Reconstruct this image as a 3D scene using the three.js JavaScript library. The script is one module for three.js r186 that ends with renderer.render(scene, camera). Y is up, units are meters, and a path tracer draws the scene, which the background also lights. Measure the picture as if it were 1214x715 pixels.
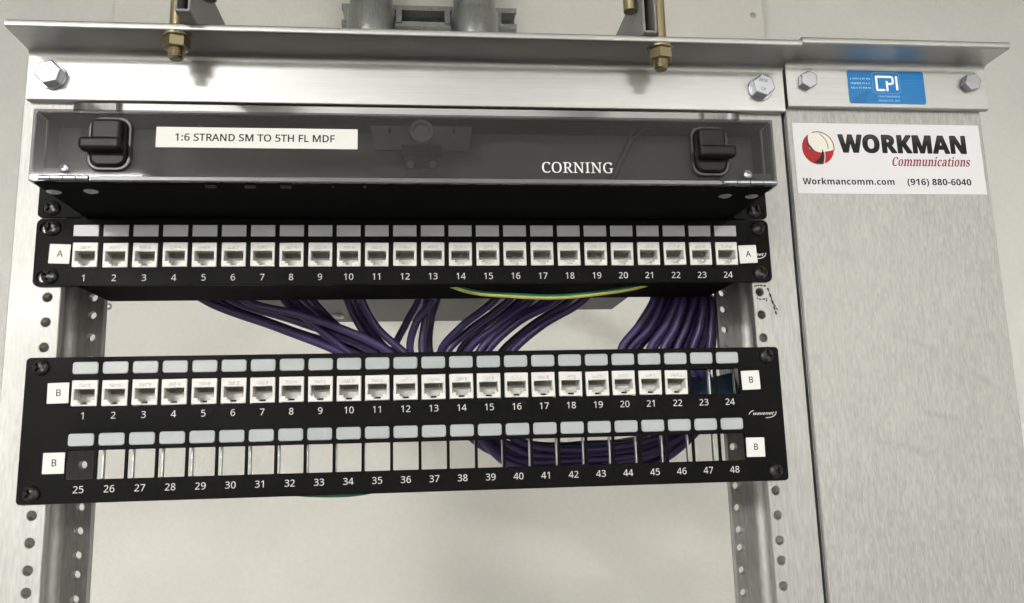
import * as THREE from 'three';
import { mergeGeometries, toCreasedNormals } from 'three/addons/utils/BufferGeometryUtils.js';
import { RoundedBoxGeometry } from 'three/addons/geometries/RoundedBoxGeometry.js';
import { TextGeometry } from 'three/addons/geometries/TextGeometry.js';
import { FontLoader } from 'three/addons/loaders/FontLoader.js';
import { RectAreaLightUniformsLib } from 'three/addons/lights/RectAreaLightUniformsLib.js';
import { Brush, Evaluator, SUBTRACTION } from 'three-bvh-csg';

// ---------------------------------------------------------------- camera, light, exposure
const scene = new THREE.Scene();
const camera = new THREE.PerspectiveCamera(40.49, 1214 / 715, 0.01, 30);
camera.rotation.order = 'YXZ';
camera.position.set(0.004149, -0.150131, 0.532432);
camera.rotation.set(0.174055, -0.106290, -0.026948);
scene.add(camera);

RectAreaLightUniformsLib.init();
const renderer = new THREE.WebGLRenderer({ antialias: true });
renderer.toneMapping = THREE.LinearToneMapping;
renderer.toneMappingExposure = 1.28;
renderer.shadowMap.enabled = true;
scene.background = new THREE.Color(0x000000);
const CEIL = 0.95, FLOOR = -2.018;
const LIGHTS = [                              // ceiling troffers: x, z, width along x, width along z, strength
  [-1.40, 3.40, 0.6, 1.2, 72],
  [1.45, 3.70, 0.6, 1.2, 26],
];

// ---------------------------------------------------------------- helpers (all shape coordinates in millimetres)
const MM = 0.001;
let seed = 7;
const rnd = () => { seed = (seed * 1664525 + 1013904223) >>> 0; return seed / 4294967296; };
const taken = new Map();
function numbered(n) { const k = taken.get(n) ?? 0; taken.set(n, k + 1); return k ? n + '_' + String(k).padStart(3, '0') : n; }
function tag(o, label, category, group, kind) {
  if (label) o.userData.label = label;
  if (category) o.userData.category = category;
  if (group) o.userData.group = group;
  if (kind) o.userData.kind = kind;
  return o;
}
function thing(name, label, category, base, group) {
  const g = new THREE.Group(); g.name = numbered(name); g.position.set(base[0] * MM, base[1] * MM, base[2] * MM);
  g.userData.base = 1; scene.add(g); tag(g, label, category, group); delete g.userData.base; return g;
}
function planarUV(g) {                        // uv in metres by the side a face points to
  if (g.index) g = g.toNonIndexed();
  const p = g.attributes.position, n = g.attributes.normal, uv = new Float32Array(p.count * 2);
  for (let i = 0; i < p.count; i++) {
    const ax = Math.abs(n.getX(i)), ay = Math.abs(n.getY(i)), az = Math.abs(n.getZ(i));
    let u, v;
    if (az >= ax && az >= ay) { u = p.getX(i); v = p.getY(i); } else if (ay >= ax) { u = p.getX(i); v = p.getZ(i); } else { u = p.getZ(i); v = p.getY(i); }
    uv[i * 2] = u * MM; uv[i * 2 + 1] = v * MM;
  }
  g.setAttribute('uv', new THREE.BufferAttribute(uv, 2));
  return g;
}
function clean(g) { if (g.index) g = g.toNonIndexed(); for (const k of Object.keys(g.attributes)) if (!['position', 'normal', 'uv'].includes(k)) g.deleteAttribute(k); g.clearGroups(); return g; }
function join(list) { return list.length === 1 ? list[0] : mergeGeometries(list.map(clean)); }
function shadow(m) { m.castShadow = true; m.receiveShadow = true; return m; }
function topOf(o) { while (o.parent && o.parent !== scene) o = o.parent; return o; }
function part(name, geos, mat, parent, keepUV) {   // geos in world mm, made relative to the base of the thing
  let g = join([geos].flat());
  g = keepUV ? g.clone() : planarUV(g);
  g.scale(MM, MM, MM);
  const m = shadow(new THREE.Mesh(g, mat));
  if (parent) { m.name = name; const b = topOf(parent).position; g.translate(-b.x, -b.y, -b.z); parent.add(m); } else { m.name = numbered(name); scene.add(m); }
  return m;
}
function local(g, keepUV) { g = join([g].flat()); g = keepUV ? g : planarUV(g); g.scale(MM, MM, MM); return g; }   // a shared shape about its own origin
function place(name, geo, mat, parent, x, y, z) {
  const m = shadow(new THREE.Mesh(geo, mat)); m.name = name;
  const b = topOf(parent).position; m.position.set(x * MM - b.x, y * MM - b.y, z * MM - b.z); parent.add(m); return m;
}
function sub(name, geo, mat, parent, x = 0, y = 0, z = 0) { const m = shadow(new THREE.Mesh(geo, mat)); m.name = name; m.position.set(x * MM, y * MM, z * MM); parent.add(m); return m; }
const box = (x0, x1, y0, y1, z0, z1, r = 0.4) => {
  const w = x1 - x0, h = y1 - y0, d = z1 - z0, rr = Math.min(r, w / 2.2, h / 2.2, d / 2.2);
  const g = rr > 0.02 ? new RoundedBoxGeometry(w, h, d, 2, rr) : new THREE.BoxGeometry(w, h, d);
  return g.translate((x0 + x1) / 2, (y0 + y1) / 2, (z0 + z1) / 2);
};
function rrect(S, x0, x1, y0, y1, r) {
  r = Math.min(r, (x1 - x0) / 2, (y1 - y0) / 2);
  S.moveTo(x0 + r, y0); S.lineTo(x1 - r, y0); S.absarc(x1 - r, y0 + r, r, -Math.PI / 2, 0, false); S.lineTo(x1, y1 - r); S.absarc(x1 - r, y1 - r, r, 0, Math.PI / 2, false);
  S.lineTo(x0 + r, y1); S.absarc(x0 + r, y1 - r, r, Math.PI / 2, Math.PI, false); S.lineTo(x0, y0 + r); S.absarc(x0 + r, y0 + r, r, Math.PI, Math.PI * 1.5, false);
  return S;
}
const rshape = (x0, x1, y0, y1, r) => rrect(new THREE.Shape(), x0, x1, y0, y1, r);
const rhole = (x0, x1, y0, y1, r) => rrect(new THREE.Path(), x0, x1, y0, y1, r);
const chole = (x, y, r) => { const p = new THREE.Path(); p.absarc(x, y, r, 0, Math.PI * 2, true); return p; };
function plate(shape, z0, z1, bevel = 0.3, curve = 8) {
  const g = new THREE.ExtrudeGeometry(shape, { depth: z1 - z0 - 2 * bevel, bevelEnabled: bevel > 0, bevelSize: bevel, bevelThickness: bevel, bevelOffset: -bevel, bevelSegments: 1, curveSegments: curve, steps: 1 });
  return g.translate(0, 0, z0 + bevel);
}
function alongX(points, x0, x1) {            // a profile of [z, y] points drawn out along x
  const s = new THREE.Shape(points.map(([z, y]) => new THREE.Vector2(-z, y)));
  const g = new THREE.ExtrudeGeometry(s, { depth: x1 - x0, bevelEnabled: false });
  g.applyMatrix4(new THREE.Matrix4().makeBasis(new THREE.Vector3(0, 0, -1), new THREE.Vector3(0, 1, 0), new THREE.Vector3(1, 0, 0))).translate(x0, 0, 0);
  return toCreasedNormals(g, 0.6);
}
const arc = (cx, cy, r, a0, a1, n = 6) => Array.from({ length: n + 1 }, (_, i) => { const a = (a0 + (a1 - a0) * i / n) * Math.PI / 180; return [cx + r * Math.cos(a), cy + r * Math.sin(a)]; });
const cyl = (r, h, n = 24, r2 = r) => new THREE.CylinderGeometry(r2, r, h, n);
const lathe = (pts, n = 24) => toCreasedNormals(new THREE.LatheGeometry(pts.map(([x, y]) => new THREE.Vector2(x, y)), n).toNonIndexed(), 0.7);
function tube(pts, r, seg = 60, radial = 10) { return new THREE.TubeGeometry(new THREE.CatmullRomCurve3(pts, false, 'centripetal'), seg, r, radial, false); }
// a photograph pixel (1214 x 715) on the plane z (mm) -> point in mm
const camQ = new THREE.Quaternion().setFromEuler(camera.rotation), FOC = 969.275;
function pix(px, py, z) {
  const d = new THREE.Vector3((px - 607) / FOC, -(py - 357.5) / FOC, -1).applyQuaternion(camQ), c = camera.position.clone().multiplyScalar(1000);
  return c.addScaledVector(d, (z - c.z) / d.z);
}

// ---------------------------------------------------------------- textures and materials
function canvas(w, h, draw) {
  const c = document.createElement('canvas'); c.width = w; c.height = h; draw(c.getContext('2d'), w, h);
  const t = new THREE.CanvasTexture(c); t.colorSpace = THREE.SRGBColorSpace; t.magFilter = THREE.LinearFilter; t.anisotropy = 8; return t;
}
function fit(t, x0, x1, y0, y1) { t.repeat.set(1000 / (x1 - x0), 1000 / (y1 - y0)); t.offset.set(-x0 / (x1 - x0), -y0 / (y1 - y0)); return t; }   // lays it over mm x0..x1, y0..y1
function noiseField(n, sx, sy, s) {           // tiling value noise, n x n, cells sx by sy pixels
  const gx = Math.max(1, Math.round(n / sx)), gy = Math.max(1, Math.round(n / sy)), g = new Float32Array(gx * gy); let k = s * 7919 + 13;
  for (let i = 0; i < g.length; i++) { k = (k * 1664525 + 1013904223) >>> 0; g[i] = k / 4294967296; }
  const f = new Float32Array(n * n), sm = (t) => t * t * (3 - 2 * t);
  for (let y = 0; y < n; y++) { const v = y / n * gy, j = Math.floor(v), b = sm(v - j); for (let x = 0; x < n; x++) { const u = x / n * gx, i = Math.floor(u), a = sm(u - i);
    const A = g[(j % gy) * gx + i % gx], B = g[(j % gy) * gx + (i + 1) % gx], C = g[((j + 1) % gy) * gx + i % gx], D = g[((j + 1) % gy) * gx + (i + 1) % gx];
    f[y * n + x] = (A + (B - A) * a) + ((C + (D - C) * a) - (A + (B - A) * a)) * b; } }
  return f;
}
function dataTex(n, metres, fn, srgb) {
  const d = new Uint8Array(n * n * 4);
  for (let i = 0; i < n * n; i++) { const v = fn(i); for (let c = 0; c < 3; c++) d[i * 4 + c] = Math.max(0, Math.min(255, Array.isArray(v) ? v[c] : v)); d[i * 4 + 3] = 255; }
  const t = new THREE.DataTexture(d, n, n); t.wrapS = t.wrapT = THREE.RepeatWrapping; t.magFilter = THREE.LinearFilter; if (srgb) t.colorSpace = THREE.SRGBColorSpace;
  t.repeat.set(1 / metres, 1 / metres); t.needsUpdate = true; return t;
}
const N = 1024;
// brushed sheet: short flecks along the grain, fine hairlines, soft stains
const fl1 = noiseField(N, 3, 22, 1), fl2 = noiseField(N, 5, 46, 2), hair = noiseField(N, 1.6, 160, 3), blot = noiseField(N, 90, 110, 4), blot2 = noiseField(N, 34, 48, 5);
const brushed = (i) => 0.46 * fl1[i] + 0.28 * fl2[i] + 0.08 * hair[i] + 0.08 * blot[i] + 0.1 * blot2[i];
const brushMap = dataTex(N, 0.26, (i) => { const t = 1 + (brushed(i) - 0.5) * 0.24; return [172 * t, 171 * t, 168 * t]; }, true);
const brushRough = dataTex(N, 0.26, (i) => 255 * (0.56 + (brushed(i) - 0.5) * 0.14 + (blot[i] - 0.5) * 0.06));
const brushBump = dataTex(N, 0.26, (i) => 255 * (0.55 * fl1[i] + 0.45 * hair[i]));
// the cable channel's own sheet: the same flecks with rub marks where hands and cables have scraped it
const RUBS = [[[1062, 398], [1100, 412], [1140, 432], [1172, 455]], [[1105, 428], [1136, 446], [1160, 462]], [[1098, 489], [1128, 496], [1158, 505]], [[1040, 522], [1072, 529], [1098, 540]], [[1148, 378], [1166, 388], [1178, 404]], [[985, 300], [1000, 306]], [[1010, 590], [1050, 604], [1075, 610]]];
const rubMM = RUBS.map((l) => l.map(([x, y]) => { const p = pix(x, y, 2.4); return [p.x, p.y]; }));
const PL = [255, -330, 450];                     // mm: left, bottom, side of the square it covers
function rub(x, y) { let best = 1e9; for (const l of rubMM) for (let k = 0; k + 1 < l.length; k++) { const [ax, ay] = l[k], [bx, by] = l[k + 1], dx = bx - ax, dy = by - ay, t = Math.max(0, Math.min(1, ((x - ax) * dx + (y - ay) * dy) / (dx * dx + dy * dy))); best = Math.min(best, Math.hypot(x - ax - dx * t, (y - ay - dy * t) * 1.3)); } return Math.max(0, 1 - best / 4.5); }
const NP = 2048, pf1 = noiseField(NP, 2.6, 15, 41), pf2 = noiseField(NP, 4.5, 34, 42), pf3 = noiseField(NP, 90, 130, 43);
const plateV = new Float32Array(NP * NP); for (let i = 0; i < NP * NP; i++) { const x = PL[0] + (i % NP) / NP * PL[2], y = PL[1] + Math.floor(i / NP) / NP * PL[2]; if (x > 413) continue; plateV[i] = 0.55 * pf1[i] + 0.33 * pf2[i] + 0.12 * pf3[i] - rub(x, y) * 0.95 * pf2[i] * pf3[i]; }
const plateMap = fit(dataTex(NP, 1, (i) => { const t = 1 + (plateV[i] - 0.5) * 0.25; return [172 * t, 171 * t, 168 * t]; }, true), PL[0], PL[0] + PL[2], PL[1], PL[1] + PL[2]);
const plateRough = fit(dataTex(NP, 1, (i) => 255 * (0.56 + (plateV[i] - 0.5) * 0.16)), PL[0], PL[0] + PL[2], PL[1], PL[1] + PL[2]);
// mill finish of the angles: grain along x, faint
const ml1 = noiseField(N, 200, 2.2, 11), ml2 = noiseField(N, 60, 5, 12), ml3 = noiseField(N, 120, 60, 13);
const milled = (i) => 0.45 * ml1[i] + 0.3 * ml2[i] + 0.25 * ml3[i];
const millMap = dataTex(N, 0.3, (i) => { const t = 1 + (milled(i) - 0.5) * 0.1; return [174 * t, 174 * t, 171 * t]; }, true);
const millRough = dataTex(N, 0.3, (i) => 255 * (0.45 + (milled(i) - 0.5) * 0.14));
const millBump = dataTex(N, 0.3, (i) => 255 * ml1[i]);
// painted wall: fine roller stipple and broad uneven coats
const st1 = noiseField(N, 5, 5, 21), st2 = noiseField(N, 11, 12, 22), wl = noiseField(N, 150, 170, 23), wl2 = noiseField(N, 60, 70, 24);
const wallMap = dataTex(N, 1.1, (i) => { const t = 1 + (wl[i] - 0.5) * 0.035 + (wl2[i] - 0.5) * 0.02 + (st1[i] - 0.5) * 0.015; return [232 * t, 231 * t, 227 * t]; }, true);
const wallBump = dataTex(N, 0.4, (i) => 255 * (0.5 * st1[i] + 0.5 * st2[i]));
// powder coat
const pc1 = noiseField(N, 3, 3, 31), pc2 = noiseField(N, 8, 8, 32), pc3 = noiseField(N, 120, 90, 33);
const coatBump = dataTex(N, 0.12, (i) => 255 * (0.6 * pc1[i] + 0.4 * pc2[i]));
const coatRough = dataTex(N, 0.25, (i) => 255 * (0.5 + (pc3[i] - 0.5) * 0.16 + (pc1[i] - 0.5) * 0.08));

const std = (o) => new THREE.MeshStandardMaterial(o), phys = (o) => new THREE.MeshPhysicalMaterial(o);
const lin = (r, g, b) => new THREE.Color().setRGB(r, g, b);
const M = {
  wall: std({ map: wallMap, bumpMap: wallBump, bumpScale: 0.0004, roughness: 0.75 }),
  board: std({ map: wallMap, color: lin(0.97, 0.96, 0.93), bumpMap: wallBump, bumpScale: 0.0003, roughness: 0.6 }),
  ceiling: std({ color: lin(0.82, 0.81, 0.79), roughness: 0.9 }),
  floor: std({ color: lin(0.1, 0.1, 0.1), roughness: 0.6 }),
  brushed: std({ map: brushMap, roughnessMap: brushRough, roughness: 1, metalness: 1, bumpMap: brushBump, bumpScale: 0.00001 }),
  sheet: std({ map: plateMap, roughnessMap: plateRough, roughness: 1, metalness: 1 }),
  mill: std({ map: millMap, roughnessMap: millRough, roughness: 1, metalness: 1, bumpMap: millBump, bumpScale: 0.000002 }),
  zinc: std({ color: lin(0.43, 0.445, 0.47), roughness: 0.34, metalness: 1, bumpMap: coatBump, bumpScale: 0.00004 }),
  stamp: std({ color: lin(0.16, 0.165, 0.17), roughness: 0.5, metalness: 1 }),
  galv: std({ map: brushMap, color: lin(0.85, 0.9, 0.92), roughness: 0.32, metalness: 1, bumpMap: coatBump, bumpScale: 0.0001 }),
  yellowZinc: std({ color: lin(0.37, 0.315, 0.19), roughness: 0.33, metalness: 1, bumpMap: coatBump, bumpScale: 0.00004 }),
  grayPaint: std({ color: lin(0.19, 0.19, 0.185), roughness: 0.5 }),
  black: phys({ color: lin(0.006, 0.006, 0.006), roughnessMap: coatRough, roughness: 1, specularIntensity: 0.15, bumpMap: coatBump, bumpScale: 0.00003 }),
  blackSteel: phys({ color: lin(0.006, 0.006, 0.006), roughness: 0.85, specularIntensity: 0.08, bumpMap: coatBump, bumpScale: 0.00004 }),
  blackPlastic: phys({ color: lin(0.005, 0.005, 0.005), roughness: 0.42, specularIntensity: 0.5 }),
  blackGloss: std({ color: lin(0.008, 0.008, 0.008), roughness: 0.34 }),
  blackScrew: std({ color: lin(0.007, 0.007, 0.007), roughness: 0.36 }),
  darkSteel: std({ color: lin(0.055, 0.056, 0.058), roughness: 0.5, bumpMap: coatBump, bumpScale: 0.00004 }),
  bracket: std({ color: lin(0.09, 0.09, 0.09), roughness: 0.4 }),
  innerSteel: std({ color: lin(0.2, 0.2, 0.2), roughness: 0.55 }),
  whitePlastic: std({ color: lin(0.72, 0.7, 0.66), roughness: 0.35 }),
  jackDark: std({ color: lin(0.17, 0.16, 0.14), roughness: 0.5 }),
  gold: std({ color: lin(0.36, 0.32, 0.25), roughness: 0.35, metalness: 1 }),
  tagA: std({ color: lin(0.4, 0.405, 0.425), roughness: 0.35 }),
  tagB: std({ color: lin(0.37, 0.39, 0.395), roughness: 0.3 }),
  print: std({ color: lin(0.75, 0.75, 0.73), roughness: 0.5 }),
  dim: std({ color: lin(0.12, 0.12, 0.12), roughness: 0.5 }),
  smoke: phys({ color: lin(0.6, 0.6, 0.6), transmission: 1, thickness: 0, roughness: 0.04, ior: 1.49 }),
  smokeEdge: phys({ color: lin(0.3, 0.3, 0.3), transmission: 0.6, thickness: 0, roughness: 0.3, ior: 1.49 }),
  purple: std({ color: lin(0.044, 0.029, 0.105), roughness: 0.4 }),
  purple2: std({ color: lin(0.053, 0.036, 0.12), roughness: 0.45 }),
  blue: std({ color: lin(0.028, 0.065, 0.13), roughness: 0.8 }),
  ink: std({ color: lin(0.02, 0.02, 0.02), roughness: 0.7 }),
  diffuser: std({ color: lin(0.8, 0.8, 0.8), emissive: lin(1, 0.988, 0.968), emissiveIntensity: 3 }),
};
const font = await new FontLoader().loadAsync('fonts/droid/droid_sans_regular.typeface.json');
const fontBold = await new FontLoader().loadAsync('fonts/droid/droid_sans_bold.typeface.json');
const fontSerif = await new FontLoader().loadAsync('fonts/droid/droid_serif_regular.typeface.json');
function text(s, f, size, depth, width) {     // centred on the origin, facing +z
  const g = new TextGeometry(s, { font: f, size, depth, curveSegments: 4, bevelEnabled: false }); g.computeBoundingBox();
  const b = g.boundingBox; g.translate(-(b.min.x + b.max.x) / 2, -(b.min.y + b.max.y) / 2, 0);
  if (width) g.scale(width / (b.max.x - b.min.x), 1, 1);
  return g;
}

// ---------------------------------------------------------------- setting
{
  const mb = (n, x0, x1, y0, y1, z0, z1, m) => tag(part(n, box(x0, x1, y0, y1, z0, z1, 0), m), null, null, null, 'structure');
  const F = FLOOR * 1000, C = CEIL * 1000;
  mb('wall', -1800, 2000, F, C, -1030, -930, M.wall);
  mb('wall', -1900, -1800, F, C, -1016, 7100, M.wall);
  mb('wall', 2000, 2100, F, C, -1016, 7100, M.wall);
  mb('wall', -1800, 2000, F, C, 7000, 7100, M.wall);
  mb('floor', -1900, 2100, F - 100, F, -1016, 7100, M.floor);
  mb('ceiling', -1900, 2100, C, C + 100, -1016, 7100, M.ceiling);
}
{
  const b = thing('backboard', 'off white painted plywood board fixed flat on the wall behind the conduits', 'backboard', [61, -900, -916]);
  part('board_sheet', box(-553, 670, -900, 1000 * CEIL - 30, -911, -897, 1), M.board, b);
  const h = local(lathe([[0, 2.6], [3, 2.3], [5.2, 1.2], [6, 0], [0, 0]], 20).rotateX(Math.PI / 2));
  for (const [x, y] of [[649, 671], [649, 100], [-532, 671], [-532, 100]]) place('screw', h, M.zinc, b, x, y, -897);
}
LIGHTS.forEach(([x, z, w, d, I], i) => {
  const t = thing('ceiling_light', i ? 'square edged white ceiling light panel beside the cable manager side' : 'square edged white ceiling light panel on the left post side', 'ceiling light', [x * 1000, CEIL * 1000, z * 1000]);
  const X = x * 1000, Z = z * 1000, W = w * 500, D = d * 500, Y = CEIL * 1000;
  const f = rshape(-W - 25, W + 25, -D - 25, D + 25, 4); f.holes.push(rhole(-W, W, -D, D, 2));
  part('frame', plate(f, 0, 30, 1).rotateX(Math.PI / 2).translate(X, Y - 1, Z), M.print, t);
  part('diffuser', box(X - W, X + W, Y - 16, Y - 10, Z - D, Z + D, 0), M.diffuser, t);
  const L = new THREE.RectAreaLight(new THREE.Color().setRGB(1, 0.988, 0.968), I, w, d); L.name = 'light_panel';
  L.position.set(0, -0.019, 0); L.rotation.x = -Math.PI / 2; t.add(L);
});

// ---------------------------------------------------------------- screws and bolts shared by several things
const ev = new Evaluator(); ev.attributes = ['position', 'normal'];
function crossHead(pts, cw, cl, depth, top) {  // a domed head about +z with a cross recess
  let a = new Brush(clean(lathe(pts, 28).rotateX(Math.PI / 2)));
  for (const r of [0, Math.PI / 2]) { const b = new Brush(clean(new THREE.BoxGeometry(cl, cw, depth * 2).rotateZ(r + 0.35).translate(0, 0, top))); b.updateMatrixWorld(); a.updateMatrixWorld(); a = ev.evaluate(a, b, SUBTRACTION); }
  return local(a.geometry);
}
const panHead = crossHead([[0, 3.1], [1.6, 3.0], [3.4, 2.5], [4.7, 1.5], [5.1, 0.6], [5.1, 0], [0, 0]], 1.7, 6.4, 2.2, 3.1);
const smallHead = crossHead([[0, 1.6], [1.4, 1.5], [2.4, 1.1], [2.9, 0.3], [2.9, 0], [0, 0]], 0.8, 3.6, 1.0, 1.6);
function hexHead(af, h) {
  const r = af / Math.sqrt(3), s = new THREE.Shape(Array.from({ length: 6 }, (_, i) => new THREE.Vector2(r * Math.cos(i * Math.PI / 3), r * Math.sin(i * Math.PI / 3))));
  const hex = new THREE.ExtrudeGeometry(s, { depth: h - 1.1, bevelEnabled: true, bevelSize: 0.9, bevelOffset: -0.9, bevelThickness: 0.7, bevelSegments: 2 }).translate(0, 0, 0.5);
  return hex;
}
const hexBig = local([hexHead(14.4, 7.2), lathe([[0, 0.2], [6.3, 0.2], [6.3, 0.05], [0, 0.05]], 28).rotateX(Math.PI / 2).translate(0, 0, 7.05)]);
const hexSmall = local(hexHead(11.6, 5.6));
const washerBig = local(lathe([[0, 1.6], [8.6, 1.6], [9, 1.2], [9, 0], [0, 0]], 32).rotateX(Math.PI / 2));
const stampA = local(text('307A', fontBold, 2.1, 0.06)), stampB = local(text('CK', fontBold, 2.1, 0.06));

// ---------------------------------------------------------------- the rack
const rack = thing('equipment_rack', 'silver aluminium two post rack holding the black panels', 'rack', [2, FLOOR * 1000, -38]);
const U = 44.45, holeYs = [];
for (let u = -1; u < 44; u++) for (const d of [6.35, 22.225, 38.1]) holeYs.push(-u * U - d);
const PT = 116, PB = FLOOR * 1000;
for (const s of [-1, 1]) {
  const in_ = s < 0 ? -224.6 : 227.6, out = s < 0 ? -256 : 259.4, hx = s * 232.55, web = s < 0 ? [out, out + 5] : [out - 5, out];
  const post = new THREE.Group(); post.name = 'upright_post'; rack.add(post);
  const flange = () => { const f = rshape(Math.min(in_, out), Math.max(in_, out), PB, PT, 0.8); for (const y of holeYs) f.holes.push(chole(hx, y, 2.75)); return f; };
  part('front_flange', plate(flange(), -6.2, 0, 0.5, 7), M.brushed, post);
  part('rear_flange', plate(flange(), -76.2, -70.2, 0.5, 7), M.brushed, post);
  part('web', box(web[0], web[1], PB, PT - 0.3, -70.15, -6.25, 0.3), M.brushed, post);
  // inside fillets of the channel
  const xi = s < 0 ? web[1] : web[0];
  const fil = (z, dz) => { const p = [[xi, z], [xi - s * 9, z], ...arc(xi - s * 9, z + dz * 9, 9, -dz * 90, s > 0 ? 0 : (dz > 0 ? -180 : 180), 6)]; const sh = new THREE.Shape(p.map(([x, zz]) => new THREE.Vector2(x, -zz)));
    return toCreasedNormals(new THREE.ExtrudeGeometry(sh, { depth: PT - PB - 2, bevelEnabled: false }).rotateX(-Math.PI / 2).translate(0, PB + 1, 0), 0.7); };
  part('inner_fillet', [fil(-6.3, -1), fil(-70.1, 1)], M.brushed, post);
}
// angles: [z, y] profile, leg down the post face, leg out to the front
function angleProfile(y0, y1, z0, z1, t, dir) {
  const P = (z, y) => [dir > 0 ? z : -76.2 - z, y], r = 4.5, e = 1.6;
  const pts = [[z0, y0 + 0.6], ...arc(z0 + t - e, y0 + e, e, -90, 0, 5), ...arc(z0 + t + r, y1 - t - r, r, 180, 90, 7), ...arc(z1 - e, y1 - t + e, e, -90, 0, 5), ...arc(z1 - e, y1 - e, e, 0, 90, 5), [z0 + 0.8, y1], [z0, y1 - 0.8]];
  const q = pts.map(([z, y]) => P(z, y)); return dir > 0 ? q : q.reverse();
}
const frontAngle = part('top_angle', alongX(angleProfile(78.4, 117, 0.3, 38.5, 5, 1), -252.2, 260.2), M.mill, rack);
part('top_angle', alongX(angleProfile(78.4, 117, 0.3, 38.5, 5, -1), -252.2, 260.2), M.mill, rack);
for (const [x, y, a] of [[-236.6, 94.3, 0.25], [242.2, 95.2, 0.7]]) {
  const w = place('hex_bolt', hexBig, M.zinc, rack, x, y, 6.8); w.rotation.z = a;
  const r = sub('washer', washerBig, M.zinc, w, 0, 0, -1.5);
  const t1 = sub('stamped_mark', stampA, M.stamp, w, 1.4, 2.8, 7.27); t1.rotation.z = -0.9; const t2 = sub('stamped_mark', stampB, M.stamp, w, -3.0, -2.0, 7.27); t2.rotation.z = -0.9;
}
// felt pen mark round the first open hole of the right post
{
  const stroke = (pts, w) => { const c = new THREE.CatmullRomCurve3(pts.map(([x, y]) => new THREE.Vector3(x, y, 0))), n = 14, L = [], R = []; for (let i = 0; i <= n; i++) { const p = c.getPoint(i / n), t = c.getTangent(i / n), k = 1.35 * w * (0.6 + 0.5 * Math.sin(i * 2.1 + w)) ; L.push(new THREE.Vector2(p.x - t.y * k, p.y + t.x * k)); R.push(new THREE.Vector2(p.x + t.y * k, p.y - t.x * k)); }
    return new THREE.ExtrudeGeometry(new THREE.Shape([...L, ...R.reverse()]), { depth: 0.03, bevelEnabled: false }).translate(0, 0, 0.06); };
  part('pen_mark', [stroke([[228.6, -46.8], [232, -46.2], [237.6, -46.6]], 0.5), stroke([[230, -55], [233, -56], [237, -55.6], [236.6, -57.5]], 0.45), stroke([[238.3, -48], [240.3, -55], [242, -62], [243.2, -67]], 0.6), stroke([[239.5, -53], [241.5, -58], [244.4, -64]], 0.35)], M.ink, rack);
}

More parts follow.
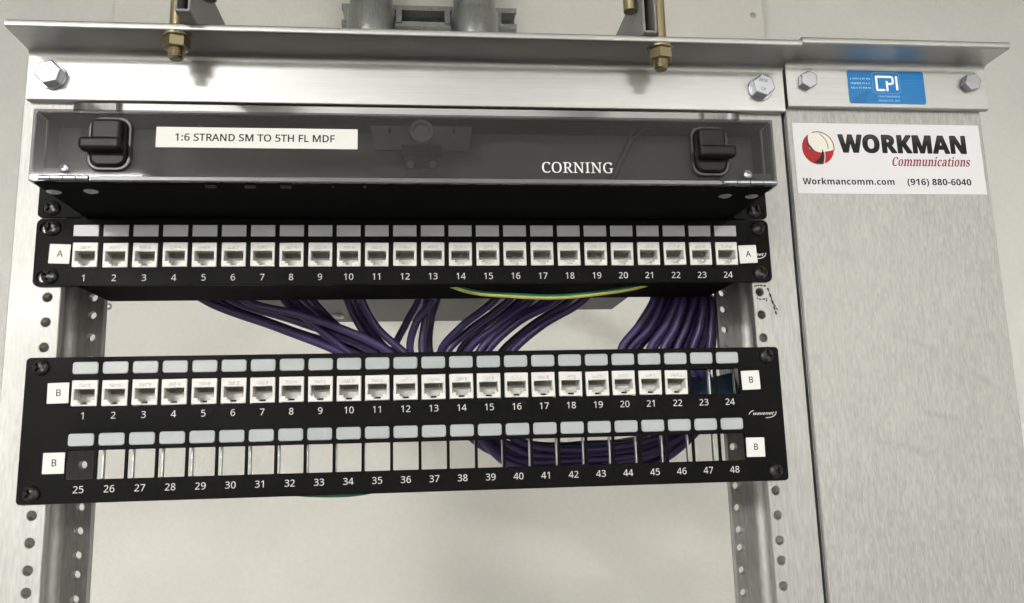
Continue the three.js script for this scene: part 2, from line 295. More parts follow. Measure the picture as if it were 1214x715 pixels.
// ---------------------------------------------------------------- cable manager to the right of the rack
const mgr = thing('cable_manager', 'wide silver brushed aluminium vertical cable channel with white company sticker', 'cable manager', [336, FLOOR * 1000, -40]);
part('front_plate', plate(rshape(261.2, 411, PB, 114, 1), -0.6, 2.4, 0.9), M.sheet, mgr);
part('side_panel', box(261.4, 264.4, PB, 113.5, -76, -0.7), M.brushed, mgr);
part('side_panel', box(407.8, 410.8, PB, 113.5, -76, -0.7), M.brushed, mgr);
part('top_angle', alongX(angleProfile(81.6, 120.3, 2.6, 36.5, 5, 1), 261.6, 414), M.mill, mgr);
for (const [x, y, a] of [[276.3, 100.4, 0.5], [400.6, 101.2, 0.2]]) place('hex_bolt', hexSmall, M.zinc, mgr, x, y, 7.7).rotation.z = a;
{
  const x0 = 265.2, x1 = 407.6, y0 = 19, y1 = 71.6, W = 1424, H = 526;
  const t = canvas(W, H, (c) => {
    c.fillStyle = '#d6d5d7'; c.fillRect(0, 0, W, H);
    const cx = 178, cy = 188, r = 118;
    c.save(); c.beginPath(); c.ellipse(cx, cy, r, r * 1.04, 0, 0, 7); c.clip();
    c.fillStyle = '#dedbcf'; c.fillRect(0, 0, W, H);
    c.fillStyle = '#a01f26'; c.beginPath(); c.moveTo(cx - 140, cy - 60); c.quadraticCurveTo(cx - 40, cy + 70, cx + 140, cy + 5); c.lineTo(cx + 140, cy + 150); c.lineTo(cx - 140, cy + 150); c.fill();
    c.beginPath(); c.moveTo(cx - 55, cy - 130); c.quadraticCurveTo(cx - 112, cy - 40, cx - 40, cy + 40); c.lineTo(cx - 150, cy + 60); c.lineTo(cx - 150, cy - 120); c.fill();
    c.fillStyle = '#3c3836'; c.beginPath(); c.moveTo(cx - 62, cy - 112); c.quadraticCurveTo(cx - 118, cy - 10, cx - 22, cy + 26); c.lineTo(cx - 26, cy + 2); c.quadraticCurveTo(cx - 86, cy - 20, cx - 62, cy - 112); c.fill();
    c.fillStyle = '#dedbcf'; c.beginPath(); c.ellipse(cx + 18, cy - 44, 74, 76, 0, 0, 7); c.fill();
    c.fillStyle = '#201c1c'; c.beginPath(); c.moveTo(cx + 32, cy + 4); c.quadraticCurveTo(cx + 50, cy + 60, cx + 24, cy + 118); c.lineTo(cx - 40, cy + 108); c.quadraticCurveTo(cx + 20, cy + 80, cx + 32, cy + 4); c.fill();
    c.strokeStyle = '#e4e3e4'; c.lineWidth = 5; c.beginPath(); c.moveTo(cx + 44, cy + 10); c.quadraticCurveTo(cx + 54, cy + 60, cx + 34, cy + 122); c.stroke();
    c.restore();
    c.strokeStyle = '#8d2327'; c.lineWidth = 7; c.beginPath(); c.arc(cx + 4, cy - 6, r - 2, -1.9, 0.2); c.stroke();
    c.strokeStyle = '#4a2a2a'; c.lineWidth = 5; c.beginPath(); c.moveTo(cx + 20, cy - 108); c.quadraticCurveTo(cx + 84, cy - 60, cx + 74, cy + 6); c.stroke();
    const word = (s, f, x, y, w, h, fill, skew = 0) => { c.save(); c.font = f; const m = c.measureText(s), a = m.actualBoundingBoxAscent; c.translate(x, y); c.transform(w / m.width, 0, skew, h / a, 0, 0); c.fillStyle = fill; c.fillText(s, 0, 0); c.restore(); };
    const g = c.createLinearGradient(0, -75, 0, 0); g.addColorStop(0, '#3c3c40'); g.addColorStop(0.42, '#1c1c1f'); g.addColorStop(0.5, '#060607'); g.addColorStop(1, '#050505');
    c.font = 'bold 104px sans-serif';
    c.save(); c.translate(338, 214); const mw = c.measureText('WORKMAN').width; c.scale(982 / mw, 1.7); c.lineJoin = 'round'; c.strokeStyle = '#060606'; c.lineWidth = 7; c.strokeText('WORKMAN', 0, 0); c.fillStyle = g; c.fillText('WORKMAN', 0, 0); c.restore();
    word('Communications', 'bold 80px serif', 716, 316, 602, 72, '#7d1222', -0.32);
    word('Workmancomm.com', 'bold 60px sans-serif', 42, 458, 690, 50, '#060607');
    word('(916) 880-6040', 'bold 60px sans-serif', 822, 458, 494, 50, '#060607');
  });
  fit(t, x0, x1, y0, y1);
  tag(part('sticker', plate(rshape(x0, x1, y0, y1, 0.8), 2.55, 2.75, 0), phys({ map: t, roughness: 0.45, specularIntensity: 0.45 }), mgr), 'white company sticker with red globe and black lettering');
}
{
  const x0 = 307.6, x1 = 366, y0 = 85, y1 = 110.2, W = 700, H = 302;
  const t = canvas(W, H, (c) => {
    c.fillStyle = '#0f6fb0'; c.fillRect(0, 0, W, H);
    c.fillStyle = '#0a64a2'; c.beginPath(); c.moveTo(0, 302); c.quadraticCurveTo(90, 210, 210, 180); c.quadraticCurveTo(150, 240, 140, 302); c.fill();
    c.strokeStyle = '#7fb4d8'; c.lineWidth = 3; c.beginPath(); c.roundRect(226, 16, 246, 190, 22); c.stroke();
    c.strokeStyle = '#f2f5f7'; c.lineWidth = 20; c.lineJoin = 'round';
    c.beginPath(); c.moveTo(335, 176); c.lineTo(262, 176); c.lineTo(262, 54); c.lineTo(392, 54); c.quadraticCurveTo(412, 54, 412, 76); c.lineTo(412, 98); c.quadraticCurveTo(412, 118, 392, 118); c.lineTo(356, 118); c.moveTo(356, 92); c.lineTo(356, 186); c.moveTo(446, 46); c.lineTo(446, 176); c.stroke();
    c.fillStyle = '#8fc0de'; c.font = 'bold 24px sans-serif'; c.save(); c.translate(262, 244); c.scale(200 / c.measureText('CHATSWORTH').width, 1); c.fillText('CHATSWORTH', 0, 0); c.restore();
    c.save(); c.translate(262, 282); c.scale(200 / c.measureText('PRODUCTS, INC').width, 1); c.fillText('PRODUCTS, INC', 0, 0); c.restore();
    c.fillStyle = '#9cc6e2'; let k = 3; for (const y of [66, 108, 150]) for (let x = 26; x < 200; x += 14) { k = (k * 73 + 11) % 101; c.fillRect(x, y + (k % 3), 8, 14 + (k % 5)); if (k % 4 === 0) x += 8; }
    c.strokeStyle = '#2f86c0'; c.lineWidth = 3; for (const y of [84, 112]) { c.beginPath(); c.moveTo(486, y); c.lineTo(670, y); c.stroke(); }
  });
  fit(t, x0, x1, y0, y1);
  tag(part('sticker', plate(rshape(x0, x1, y0, y1, 1.8), 7.7, 7.85, 0), std({ map: t, roughness: 0.3 }), mgr), 'blue maker sticker with white square logo');
}

// ---------------------------------------------------------------- patch panels
const jackShape = rshape(-7.65, 7.65, -8, 8, 0.5);
{ const p = new THREE.Path(), q = [[-6, 2.4], [6, 2.4], [6, -4.1], [3.6, -4.1], [3.6, -5.6], [2, -5.6], [2, -7], [-2, -7], [-2, -5.6], [-3.6, -5.6], [-3.6, -4.1], [-6, -4.1]]; q.forEach(([x, y], i) => i ? p.lineTo(x, y) : p.moveTo(x, y)); p.closePath(); jackShape.holes.push(p); }
const jackGeo = local([plate(jackShape, -11, 0.5, 0.35, 3), box(-7.2, 7.2, -7.6, 7.6, -12.5, -11.02, 0.1)]);
const pinsGeo = local(Array.from({ length: 8 }, (_, i) => { const b = box(-0.28, 0.28, -0.2, 0.2, -3.0, 3.0, 0.08); return b.rotateX(-0.4).translate((i - 3.5) * 1.12, 1.1, -4.4); }));
const carrierGeo = local(box(-4.9, 4.9, 0.1, 2.35, -10.9, -7.2, 0.15));
const slotGeo = local(box(-1.6, 1.6, -6.95, -5.7, -10.9, -2.4, 0.1));
const jackBump = canvas(256, 268, (c) => { c.fillStyle = '#000'; c.fillRect(0, 0, 256, 268); c.fillStyle = '#fff'; c.font = 'bold 46px sans-serif'; c.textAlign = 'center'; c.fillText('CAT 6', 128, 72); });
jackBump.colorSpace = THREE.NoColorSpace; fit(jackBump, -7.65, 7.65, -8, 8);
M.jack = std({ color: lin(0.68, 0.665, 0.635), roughness: 0.38, bumpMap: jackBump, bumpScale: 0.0005 });
const tagSquare = local(plate(rshape(-7.7, 7.7, -3.75, 3.75, 0.3), 0, 0.7, 0.2, 2)), tagRound = local(plate(rshape(-7.65, 7.65, -3.85, 3.85, 1.7), 0, 0.9, 0.45, 5));
const rowLabelGeo = local(plate(rshape(-6.3, 6.3, -6.3, 6.3, 0.4), 0, 0.35, 0));
function letterMat(s) { const t = canvas(128, 128, (c) => { c.fillStyle = '#d9d8d4'; c.fillRect(0, 0, 128, 128); c.fillStyle = c.strokeStyle = '#0a0a0b'; c.font = '57px sans-serif'; c.textAlign = 'center'; c.fillText(s, 66, 82); c.lineWidth = 1.5; c.strokeText(s, 66, 82); }); fit(t, -6.3, 6.3, -6.3, 6.3); return std({ map: t, roughness: 0.45 }); }
const labelA = letterMat('A'), labelB = letterMat('B');
function swoosh(c, x, y, k) {                 // maker's mark: x, y px of its left end, k px per mm
  c.fillStyle = c.strokeStyle = '#d8d8d4'; c.font = 'italic bold ' + Math.round(2.9 * k) + 'px sans-serif'; c.save(); c.translate(x + 2.2 * k, y); const w = c.measureText('wavenet').width; c.transform(14.5 * k / w, 0, -0.25, 1, 0, 0); c.fillText('wavenet', 0, 0); c.restore();
  c.lineWidth = 0.6 * k; c.lineCap = 'round'; c.beginPath(); c.moveTo(x, y - 0.6 * k); c.quadraticCurveTo(x + 0.8 * k, y - 2.6 * k, x + 3.2 * k, y - 3 * k); c.stroke();
  c.beginPath(); c.moveTo(x + 18.8 * k, y - 2 * k); c.quadraticCurveTo(x + 18.6 * k, y + 1.8 * k, x + 11.5 * k, y + 1.9 * k); c.stroke();
}
function panelPrint(w, h, items, logo) {       // white numbers on the black coat; items: [text, mm x, mm y from the top]
  const k = 2048 / w, t = canvas(2048, Math.round(h * k), (c, W, H) => { c.fillStyle = '#0a0a0a'; c.fillRect(0, 0, W, H); c.fillStyle = '#dcdcd8'; c.textAlign = 'center'; c.font = Math.round(6.2 * k) + 'px sans-serif'; for (const [s, x, y] of items) c.fillText(s, (x + w / 2) * k, (y + 2.25) * k); c.textAlign = 'left'; for (const [x, y] of logo) swoosh(c, (x + w / 2) * k, y * k, k); });
  return t;
}
const PW = 482.6;
{
  const y0 = -44.2, y1 = -0.3, A = thing('patch_panel', 'slim black 24 port patch panel with every socket filled, labelled A', 'patch panel', [0, y0, 0]);
  const xs = Array.from({ length: 24 }, (_, i) => -210.7 + 18.29 * i), S = rshape(-PW / 2, PW / 2, y0, y1, 4);
  for (const x of xs) S.holes.push(rhole(x - 7.8, x + 7.8, -32.2, -16, 0.4));
  for (const x of [-233.6, 233.6]) for (const y of [-6.35, -38.1]) S.holes.push(rhole(x - 5.4, x + 5.4, y - 3.4, y + 3.4, 3.4));
  const t = panelPrint(PW, y1 - y0, xs.map((x, i) => [String(i + 1), x, 38.5]), [[219.2, 25.6]]); fit(t, -PW / 2, PW / 2, y0, y1);
  part('faceplate', plate(S, 0.4, 2.4, 0.3, 6), phys({ map: t, roughnessMap: coatRough, roughness: 1, specularIntensity: 0.15, bumpMap: coatBump, bumpScale: 0.00003 }), A);
  part('bottom_lip', box(-PW / 2 + 26, PW / 2 - 26, y0, y0 + 1.6, -9, 0.35, 0.4), M.blackSteel, A);
  part('rear_body', [box(-216, 216, -43.6, -42, -56, -9.05, 0.3), box(-216, -214.4, -41.95, -4, -56, -12.5, 0.3), box(214.4, 216, -41.95, -4, -56, -12.5, 0.3), box(-214.35, 214.35, -41.95, -4, -56, -54.5, 0.3)], M.blackSteel, A);
  for (const x of xs) {
    place('name_tag', tagSquare, M.tagA, A, x, -8.3, 2.42);
    const j = place('socket', jackGeo, M.jack, A, x + (rnd() - 0.5) * 0.3, -24.1 + (rnd() - 0.5) * 0.3, 2.3); j.rotation.z = (rnd() - 0.5) * 0.024; sub('pin_carrier', carrierGeo, M.jackDark, j); sub('contact_pins', pinsGeo, M.gold, j);
  }
  place('row_label', rowLabelGeo, labelA, A, -226, -23.4, 2.42).rotation.z = -0.03; place('row_label', rowLabelGeo, labelA, A, 225.1, -24.7, 2.42).rotation.z = 0.04;
  for (const [x, y, a] of [[-231.2, -6.4, 0.3], [-231, -37.7, 0.9], [233.6, -6.4, 0.1], [233, -38, 1.2]]) place('screw', panHead, M.blackScrew, A, x, y, 2.42).rotation.z = a;
}
{
  const y0 = -177.6, y1 = -89.1, B = thing('patch_panel', 'tall black 48 port patch panel with its lower row of ports empty, labelled B', 'patch panel', [0, y0, 0]);
  const xs = Array.from({ length: 24 }, (_, i) => -205.9 + 17.86 * i), S = rshape(-PW / 2, PW / 2, y0, y1, 2.6);
  for (const x of xs) { S.holes.push(rhole(x - 7.8, x + 7.8, -120, -103.3, 0.5)); S.holes.push(rhole(x - 8, x + 8, -163.7, -146.3, 0.6)); }
  for (const x of [-232.55, 232.55]) for (const y of [-95.25, -171.45]) S.holes.push(chole(x, y, 3.4));
  const t = panelPrint(PW, y1 - y0, [...xs.map((x, i) => [String(i + 1), x, 36.3]), ...xs.map((x, i) => [String(i + 25), x, 80.6])], [[217.4, 45.6]]); fit(t, -PW / 2, PW / 2, y0, y1);
  part('faceplate', plate(S, 0.4, 2.2, 0.3, 5), phys({ map: t, roughnessMap: coatRough, roughness: 1, specularIntensity: 0.15, bumpMap: coatBump, bumpScale: 0.00003 }), B);
  part('bottom_lip', box(-214, 214, y0, y0 + 1.5, -10, 0.35, 0.3), M.blackSteel, B);
  part('top_lip', box(-214, 214, y1 - 1.5, y1, -10, 0.35, 0.3), M.blackSteel, B);
  const fin = local(box(-0.5, 0.5, -10.2, 10.2, -13, -9.6, 0.15));
  const rail = (y) => box(-216, 216, y - 1, y + 1, -16.5, -0.0, 0.2);
  part('rear_frame', [rail(-101.3), rail(-122), rail(-144.6), rail(-165.6)], M.blackSteel, B);
  xs.forEach((x, i) => { if (i) { place('divider', fin, M.galv, B, x - 8.93, -155, 0); } });
  const fin0 = local(box(-0.5, 0.5, -9.4, 9.4, -13, -9.6, 0.15));
  for (const i of [22, 23]) place('divider', fin0, M.galv, B, xs[i] + (i === 22 ? 8.93 : 8.93), -111.7, 0);
  xs.forEach((x, i) => {
    place('name_tag', tagRound, M.tagB, B, x, -96, 2.22); place('name_tag', tagRound, M.tagB, B, x, -139.9, 2.22);
    if (i > 21) return;
    const j = place('socket', jackGeo, M.jack, B, x + (rnd() - 0.5) * 0.3, -111.6 + (rnd() - 0.5) * 0.3, 2.1); j.rotation.z = (rnd() - 0.5) * 0.024; sub('pin_carrier', carrierGeo, M.jackDark, j); sub('contact_pins', pinsGeo, M.gold, j); sub('latch_recess', slotGeo, M.blackPlastic, j);
  });
  for (const [x, y, a] of [[-221.2, -111.2, 0.02], [220.2, -111.3, 0.03], [-221, -153.5, 0], [220, -155.6, -0.01]]) place('row_label', rowLabelGeo, labelB, B, x, y, 2.22).rotation.z = a;
  for (const [x, y, a] of [[-232.3, -95.2, 0.5], [-232.5, -171.4, 0.2], [232.4, -95.2, 1], [232.3, -171.2, 0.4]]) place('screw', panHead, M.blackScrew, B, x, y, 2.22).rotation.z = a;
}

// ---------------------------------------------------------------- fibre housing with smoked door
{
  const H = thing('fibre_housing', 'black fibre optic housing with smoked see through door and white strand label', 'fibre housing', [1.5, 0.4, -150]);
  const X0 = -213, X1 = 216, XD0 = -215.4, XD1 = 218.6;
  for (const s of [-1, 1]) { const a = s < 0 ? -241.3 : X1 + 0.1, b = s < 0 ? X0 - 0.1 : 241.3; const S = rshape(a, b, 0.5, 44, 3); S.holes.push(rhole(s * 233 - 5, s * 233 + 5, 3.1, 9.7, 3.2)); S.holes.push(rhole(s * 233 - 5, s * 233 + 5, 34.8, 41.4, 3.2)); part('mounting_ear', plate(S, 0.4, 2.4, 0.3), M.black, H); }
  part('body_shell', [box(X0, X1, 1, 2.4, -376, 69.6, 0.3), box(X0, X1, 42.6, 44, -376, 69.2, 0.3), box(X0, X0 + 1.5, 2.45, 42.55, -376, 60, 0.3), box(X1 - 1.5, X1, 2.45, 42.55, -376, 60, 0.3), box(X0 + 1.55, X1 - 1.55, 2.45, 42.55, -376, -374.5, 0.3)], M.blackSteel, H);
  part('inner_panel', box(X0 + 1.6, X1 - 1.6, 2.5, 42.5, 46, 47.5, 0.2), M.innerSteel, H);
  part('rear_tray', box(-114, 60, 0.6, 4, -452, -376.2, 0.6), M.darkSteel, H);
  part('rear_panel', box(X0, X1, 0.4, 0.95, -376, -300, 0.1), M.darkSteel, H);
  place('thumb_knob', local(lathe([[0, 0], [6.5, 0], [7, 1], [7, 3.5], [4.5, 4], [4.2, 2], [0, 2]], 24).rotateX(Math.PI)), M.whitePlastic, H, -96, 0.55, -398);
  const door = part('door', [box(XD0, XD1, 1.6, 44.4, 69.8, 72.6, 1.0)], M.smoke, H);
  part('door_edge', [box(XD0 + 1, XD1 - 1, 43.2, 44.3, 58, 69.7, 0.3), box(XD0 + 0.2, XD0 + 1.4, 2, 43, 58, 69.7, 0.3), box(XD1 - 1.4, XD1 - 0.2, 2, 43, 58, 69.7, 0.3)], M.smokeEdge, door);
  part('door_sill', box(XD0 + 34, XD1 - 36, 1.5, 4.2, 72.7, 74.2, 0.5), M.smokeEdge, door);
  // parts fixed to the back of the door
  const cb = new THREE.Shape([[-25, 0], [30, 0], [33, 15.5], [-29, 15.5]].map(([x, y]) => new THREE.Vector2(x, y + 25)));
  cb.holes.push(rhole(-17.2, -16.2, 33.5, 39, 0.3)); cb.holes.push(rhole(21.2, 22.2, 33.5, 39, 0.3));
  part('centre_bracket', plate(cb, 62, 63.5, 0.2), M.bracket, H);
  place('lock_knob', local(lathe([[0, 2.2], [4.8, 2.2], [5.2, 5], [7, 5], [7.2, 0], [0, 0]], 28).rotateX(Math.PI / 2)), M.innerSteel, H, 2.3, 35.6, 63.6);
  part('lock_tongue', [box(-9.5, 14, 20, 28, 63.8, 65.4, 0.5), box(-7, 11, 13, 20.2, 63.8, 65.2, 0.5)], M.blackPlastic, H);
  for (const x of [-4.5, 9]) place('clip_stud', local(lathe([[0, 1.5], [2, 1.2], [2.6, 0], [0, 0]], 16).rotateX(Math.PI / 2)), M.innerSteel, H, x, 15.5, 65.3);
  part('cable_guide', tube([[722, 212], [742, 172], [752, 153], [775, 147], [815, 148]].map(([x, y]) => pix(x, y, 60)), 0.9, 40, 8), M.darkSteel, H);
  part('cable_guide', tube([[728, 214], [749, 172], [758, 157], [777, 151]].map(([x, y]) => pix(x, y, 60)), 0.7, 40, 8), M.darkSteel, H);
  part('cable_guide', tube([[165, 139], [215, 140], [232, 144], [242, 153]].map(([x, y]) => pix(x, y, 60)), 0.9, 40, 8), M.darkSteel, H);
  // latches
  const latch = (cx, cy, s) => {
    const S = rshape(-12, 12, -16, 16, 7); S.holes.push(rhole(-9.6, 9.6, -13.6, 13.6, 5.4));
    const l = place('latch', local(plate(rshape(-9.4, 9.4, -13.4, 13.4, 5), 0, 3.5, 1, 6)), M.blackPlastic, H, cx, cy, 72.7);
    sub('bezel', local(plate(S, 0, 1.6, 0.7, 6)), M.blackGloss, l);
    sub('handle', local([box(s > 0 ? -9.3 : -13.6, s > 0 ? 13.6 : 9.3, -6.4, 1.2, 3.4, 11, 2.4), box(-8.4, 8.4, -3, 12.6, 3.3, 8.4, 3.4)]), M.blackPlastic, l);
    return l;
  };
  latch(-172.4, 23.2, -1); latch(176.3, 22.7, 1);
  // hinges
  for (const [a, b] of [[-209.4, -182.4], [183.5, 216.6]]) {
    const h = place('hinge', local(Array.from({ length: 4 }, (_, i) => cyl(1.35, (b - a) / 4 - 0.5, 14).rotateZ(Math.PI / 2).translate((b - a) * (i / 4 + 0.125), 0, 0))), M.zinc, H, a, 3.0, 73.9);
    sub('leaf', local(box(0, b - a, 0.2, 7.5, -6.3, -5.2, 0.2)), M.innerSteel, h);
  }
  for (const [x, y] of [[-196.2, 9.1], [199.6, 8.4]]) place('hinge_screw', smallHead, M.zinc, H, x, y, 72.65);
  for (const [x, z] of [[-209, 54.5], [-188, 56], [192, 53.5], [209.5, 53]]) place('tray_screw', local(lathe([[0, 1.2], [2.4, 1], [4, 0.2], [4, 0], [0, 0]], 24).rotateX(Math.PI)), M.zinc, H, x, 1, z);
  for (const [x, y, a] of [[-232.4, 6.6, 0.4], [232, 6.4, 0.8]]) place('screw', panHead, M.blackScrew, H, x, y, 2.42).rotation.z = a;
  for (const x of [-118, -96, -76]) part('front_clip', box(x - 3, x + 3, -0.2, 0.95, 66.5, 69.4, 0.3), M.blackPlastic, H);
  for (const [s, x] of [['1', -49.5], ['2', -31]]) part('tray_number', text(s, font, 3, 0.05).rotateX(Math.PI / 2).translate(x, 0.93, 67), M.dim, H);
  // print and label on the door
  part('door_lettering', text('CORNING', fontSerif, 6.6, 0.06, 43).translate(94.8, 12, 72.62), M.print, H);
  const lx0 = -147.9, lx1 = -34.8, ly0 = 21.9, ly1 = 34.1;
  const t = canvas(1130, 122, (c) => { c.fillStyle = '#d8d7d2'; c.fillRect(0, 0, 1130, 122); c.fillStyle = c.strokeStyle = '#0c0c0d'; c.lineWidth = 2; c.font = '60px sans-serif'; const s = '1:6 STRAND SM TO 5TH FL MDF'; c.save(); c.translate(100, 81); c.scale(900 / c.measureText(s).width, 0.96); c.fillText(s, 0, 0); c.strokeText(s, 0, 0); c.restore(); });
  fit(t, lx0, lx1, ly0, ly1);
  tag(part('tape_label', plate(rshape(lx0, lx1, ly0, ly1, 0.3), 72.65, 72.85, 0), phys({ map: t, roughness: 0.45, specularIntensity: 0.45 }), H), 'white printed tape label with black capitals');
}

// ---------------------------------------------------------------- cable runway above, bolted to the angle
{
  const R = thing('cable_runway', 'grey steel ladder runway stringers resting on the top angle', 'cable runway', [4, 117, -400]);
  for (const [x0, x1, zf] of [[-147.6, -138.2, 53], [149, 158.4, 42]]) {
    const S = rshape(x0, x1, 117.05, 155, 1.2); S.holes.push(rhole(x0 + 1.5, x1 - 1.5, 118.6, 153.5, 0.6));
    part('stringer', plate(S, -895, zf, 0.2, 4), M.grayPaint, R);
  }
  for (const z of [-260, -560, -860]) part('rung', box(-138.15, 148.95, 130, 142, z - 12, z + 12, 1), M.grayPaint, R);
}
{
  const thread = (r, y0, y1) => { const p = [[0, y0], [r - 1, y0]]; for (let y = y0 + 0.6; y < y1; y += 1.4) p.push([r - 0.5, y], [r, y + 0.5], [r, y + 0.75], [r - 0.5, y + 1.25]); p.push([0, y1]); return lathe(p, 20); };
  const hexN = (() => { const g = hexHead(14.3, 7); return g.rotateX(Math.PI / 2).translate(0, 7, 0); })();
  [[-152.5, -133.4, 'left'], [163.2, 144.2, 'right']].forEach(([xs, xh], i) => {
    const b = thing('j_bolt', i ? 'yellow zinc hooked bolt clamping the stringer beside the blue sticker end of the angle' : 'yellow zinc hooked bolt clamping the stringer above the white strand label', 'bolt', [xs, 97, 30], 'hooked bolts clamping the runway');
    const mid = (xs + xh) / 2, r = Math.abs(xs - xh) / 2, pts = [new THREE.Vector3(xs, 117, 30), new THREE.Vector3(xs, 140, 30)];
    for (let k = 0; k <= 8; k++) { const a = Math.PI * k / 8; pts.push(new THREE.Vector3(mid + (xs < xh ? -1 : 1) * r * Math.cos(a), 156 + r * Math.sin(a) * 0.9, 30)); }
    pts.push(new THREE.Vector3(xh, 146, 30), new THREE.Vector3(xh, 138.6, 30));
    part('hook', [tube(pts, 4.7, 60, 16), cyl(4.7, 0.4, 16).translate(xh, 138.6, 30)], M.yellowZinc, b);
    part('threaded_stud', thread(4.7, 96.4, 116.9).translate(xs, 0, 30), M.yellowZinc, b);
    part('hex_nut', hexN.clone().rotateY(0.3 + i).translate(xs, 103.2, 30), M.yellowZinc, b);
    part('washer', lathe([[5, 0], [8.6, 0], [9, 0.4], [9, 1.6], [5, 1.6]], 28).translate(xs, 110.3, 30), M.yellowZinc, b);
  });
}

// ---------------------------------------------------------------- strut and conduits on the backboard
{
  const S = thing('strut_channel', 'short grey slotted steel strut channel fixed across the backboard', 'strut channel', [16, 606, -897]);
  const y0 = 606, y1 = 647, z0 = -896.8, z1 = -856, t = 2.4;
  const prof = [[z0, y0], [z1, y0], [z1, y0 + 9.5], [z1 - 7, y0 + 9.5], [z1 - 7, y0 + 7.1], [z1 - t, y0 + 7.1], [z1 - t, y0 + t], [z0 + t, y0 + t], [z0 + t, y1 - t], [z1 - t, y1 - t], [z1 - t, y1 - 7.1], [z1 - 7, y1 - 7.1], [z1 - 7, y1 - 9.5], [z1, y1 - 9.5], [z1, y1], [z0, y1]];
  part('channel', alongX(prof, -143.6, 175), M.galv, S);
  for (const x of [0, 155]) part('slot', plate(rshape(x - 14, x + 14, 619.5, 633.5, 7), z0 + t + 0.1, z0 + t + 0.5, 0.1), M.board, S);
  [[-87.5, 'dark galvanised steel conduit on the strut on the long label side'], [94, 'bright galvanised steel conduit on the strut next to the bare end of the strut']].forEach(([x, label]) => {
    const c = thing('conduit', label, 'conduit', [x, 560, -813], 'conduits on the strut');
    part('pipe', [lathe([[34.5, 0], [37.5, 0.3], [37.5, 415], [34.5, 415], [34.5, 0]], 48).translate(x, 530, -813)], M.galv, c);
    part('strap', [lathe([[38, 0], [42, 0], [42.4, 1], [42.4, 64], [42, 65], [38, 65]], 48).translate(x, 541, -813)], M.galv, c);
    for (const k of [-52, 41.5]) part('strap_ear', box(x + k, x + k + 10.5, 612, 640, -855.9, -853.4, 0.5), M.galv, c);
  });
}

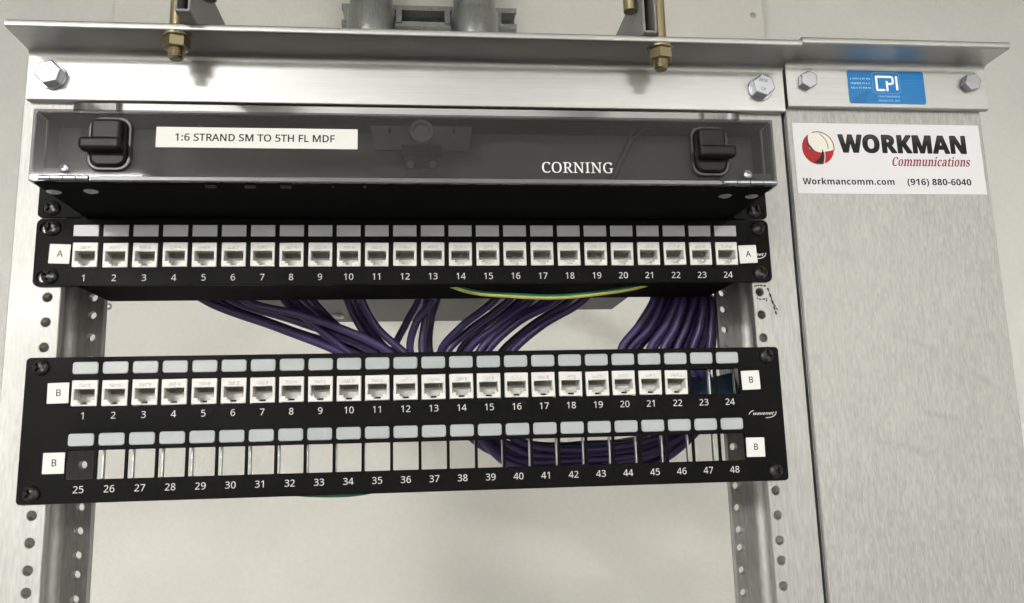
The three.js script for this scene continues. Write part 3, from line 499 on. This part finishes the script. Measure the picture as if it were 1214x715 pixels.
// ---------------------------------------------------------------- network cables
{
  // upper ends: photo pixels where a cable shows below the slim panel (row y 357) and above the tall panel (row y 417)
  const LEFTS = [[[245, 357], [330, 392], [405, 419]], [[258, 357], [345, 388], [424, 419]], [[276, 356], [352, 381], [440, 416]], [[292, 356], [362, 376], [458, 414]], [[338, 356], [368, 384], [413, 419]], [[349, 356], [385, 384], [434, 419]], [[361, 356], [405, 388], [452, 418]], [[372, 357], [412, 391], [470, 420]], [[412, 356], [428, 388], [455, 420]], [[421, 356], [440, 392], [466, 420]], [[430, 356], [448, 390], [480, 420]]];
  const MIDS = [[[498, 356], [482, 382], [469, 420]], [[511, 356], [493, 382], [486, 420]], [[506, 358], [502, 384], [500, 420]], [[520, 356], [511, 378], [511, 420]], [[588, 356], [545, 389], [522, 420]], [[602, 356], [552, 394], [530, 420]], [[617, 356], [572, 386], [545, 420]], [[630, 356], [586, 388], [555, 420]], [[646, 356], [600, 386], [566, 420]], [[662, 356], [613, 384], [574, 420]], [[676, 356], [628, 388], [592, 420]], [[690, 356], [642, 386], [604, 420]]];
  const RIGHTS = [[[775, 356], [758, 385], [736, 420]], [[784, 356], [770, 388], [744, 421]], [[793, 356], [777, 386], [752, 421]], [[803, 356], [790, 384], [770, 421]], [[810, 356], [801, 386], [786, 421]], [[816, 356], [806, 388], [793, 421]], [[823, 356], [813, 388], [802, 421]], [[828, 356], [821, 388], [810, 421]], [[834, 356], [829, 390], [820, 421]], [[838, 357], [836, 390], [828, 421]], [[843, 357], [843, 390], [840, 421]]];
  const all = [...LEFTS.map((p) => [p, 0]), ...MIDS.map((p) => [p, 1])];
  all.forEach(([p, kind], i) => {
    const z = -74 - 46 * rnd(), r = 2.95, a = rnd(), b = rnd(), q = RIGHTS[i % RIGHTS.length];
    const pts = [];
    const top = pix(p[0][0], p[0][1], z), nx = pix(p[1][0], p[1][1], z);
    pts.push(new THREE.Vector3(top.x + (top.x - nx.x) * 0.5, Math.min(-12, top.y + 20), -60 - 4 * a));
    for (const [x, y] of p) pts.push(pix(x + (rnd() - 0.5) * 4, y + (y > 360 && y < 410 ? (rnd() - 0.5) * 7 : 0), z - (y > 400 ? 4 : 0) + (rnd() - 0.5) * 12));
    const last = p[2][0];
    pts.push(pix(last + (548 - last) * 0.45 + 14 * a, 462, z - 6));
    const dip = i % 5 < 2 ? 488 + 8 * b : 520 + 34 * ((i * 7 % 23) / 22), jx = () => (rnd() - 0.5) * 9;                                     // bottom of the slack loop behind the empty row
    pts.push(pix(550 + 30 * a, 496 + (dip - 524) * 0.5, z - 8));
    pts.push(pix(600 + 22 * a, dip + jx() * 0.5, z - 10), pix(690, dip + 2 + jx(), z - 12), pix(770 + 12 * b, dip - 6 + jx(), z - 14), pix(836 + 10 * a, 497 - 8 * a, z * 0.5 - 40));
    const zr = -62 - 22 * rnd();
    pts.push(pix(844 - 12 * b, 462, -50 - 11 * a));
    const w = i < 11 ? RIGHTS[i] : q;
    const k = i < 11 ? 0 : 2 + 3 * rnd(), dz = i < 11 ? 0 : -22;
    for (const [x, y] of [...w].reverse()) pts.push(pix(x + k, y, zr + dz));
    const e = pix(w[0][0] + k, w[0][1], zr + dz);
    pts.push(new THREE.Vector3(Math.min(218, e.x + 4), e.y + 14, e.z - 10), new THREE.Vector3(232 + 8 * a, 2, -40 - 12 * b - 8), new THREE.Vector3(236 + 8 * a, 40, -45 - 12 * b));
    const base = pts[0].clone();
    const t = thing('network_cable', kind ? 'dark purple network cable in the bunch leaning right above the middle ports' : 'dark purple network cable in the flat bunch sloping in from the left post', 'cable', [base.x, base.y, base.z], kind ? 'purple cables of the middle bunch' : 'purple cables of the left bunch');
    part('jacket', tube(pts, r, 150, 12), i % 3 ? M.purple : M.purple2, t, true);
  });
}
const striped = canvas(64, 64, (c) => { c.fillStyle = '#1d6b4a'; c.fillRect(0, 0, 64, 64); c.fillStyle = '#b9b25a'; c.fillRect(0, 1, 64, 26); });
striped.wrapS = striped.wrapT = THREE.RepeatWrapping;
const striped2 = striped.clone(); striped2.offset.set(0, 0.38); const stripeMat2 = std({ map: striped2, roughness: 0.45 });
const stripeMat = std({ map: striped, roughness: 0.45 });
{
  const run = (label, px, z, r, mat) => { const pts = px.map(([x, y]) => pix(x, y, z)); const t = thing('ground_wire', label, 'wire', pts[0].toArray()); part('insulation', tube(pts, r, 60, 12), mat, t, true); };
  run('green and yellow striped ground wire sagging under the slim panel', [[528, 336], [560, 346], [610, 350.5], [660, 352], [710, 347.5], [752, 341], [775, 334]], -14, 1.9, stripeMat);
  run('green and yellow striped ground wire dipping below the tall panel', [[310, 575], [345, 584], [390, 586.5], [430, 584], [470, 574]], -13, 1.8, stripeMat2);
}
{
  const t = thing('cable_strap', 'dark blue fabric strap round the purple cables behind the last upper ports', 'strap', [210, -134, -56]);
  const o = [], n = 40; for (let k = 0; k <= n; k++) o.push(k / n * Math.PI * 2);
  const S = new THREE.Shape(); S.absellipse(0, 0, 21, 15, 0, Math.PI * 2); const h = new THREE.Path(); h.absellipse(0, 0, 19.4, 13.4, 0, Math.PI * 2, true); S.holes.push(h);
  part('band', plate(S, 0, 26, 0.3, 24).rotateX(-Math.PI / 2).rotateZ(0.22).translate(215, -131, -54), M.blue, t);
}

renderer.render(scene, camera);
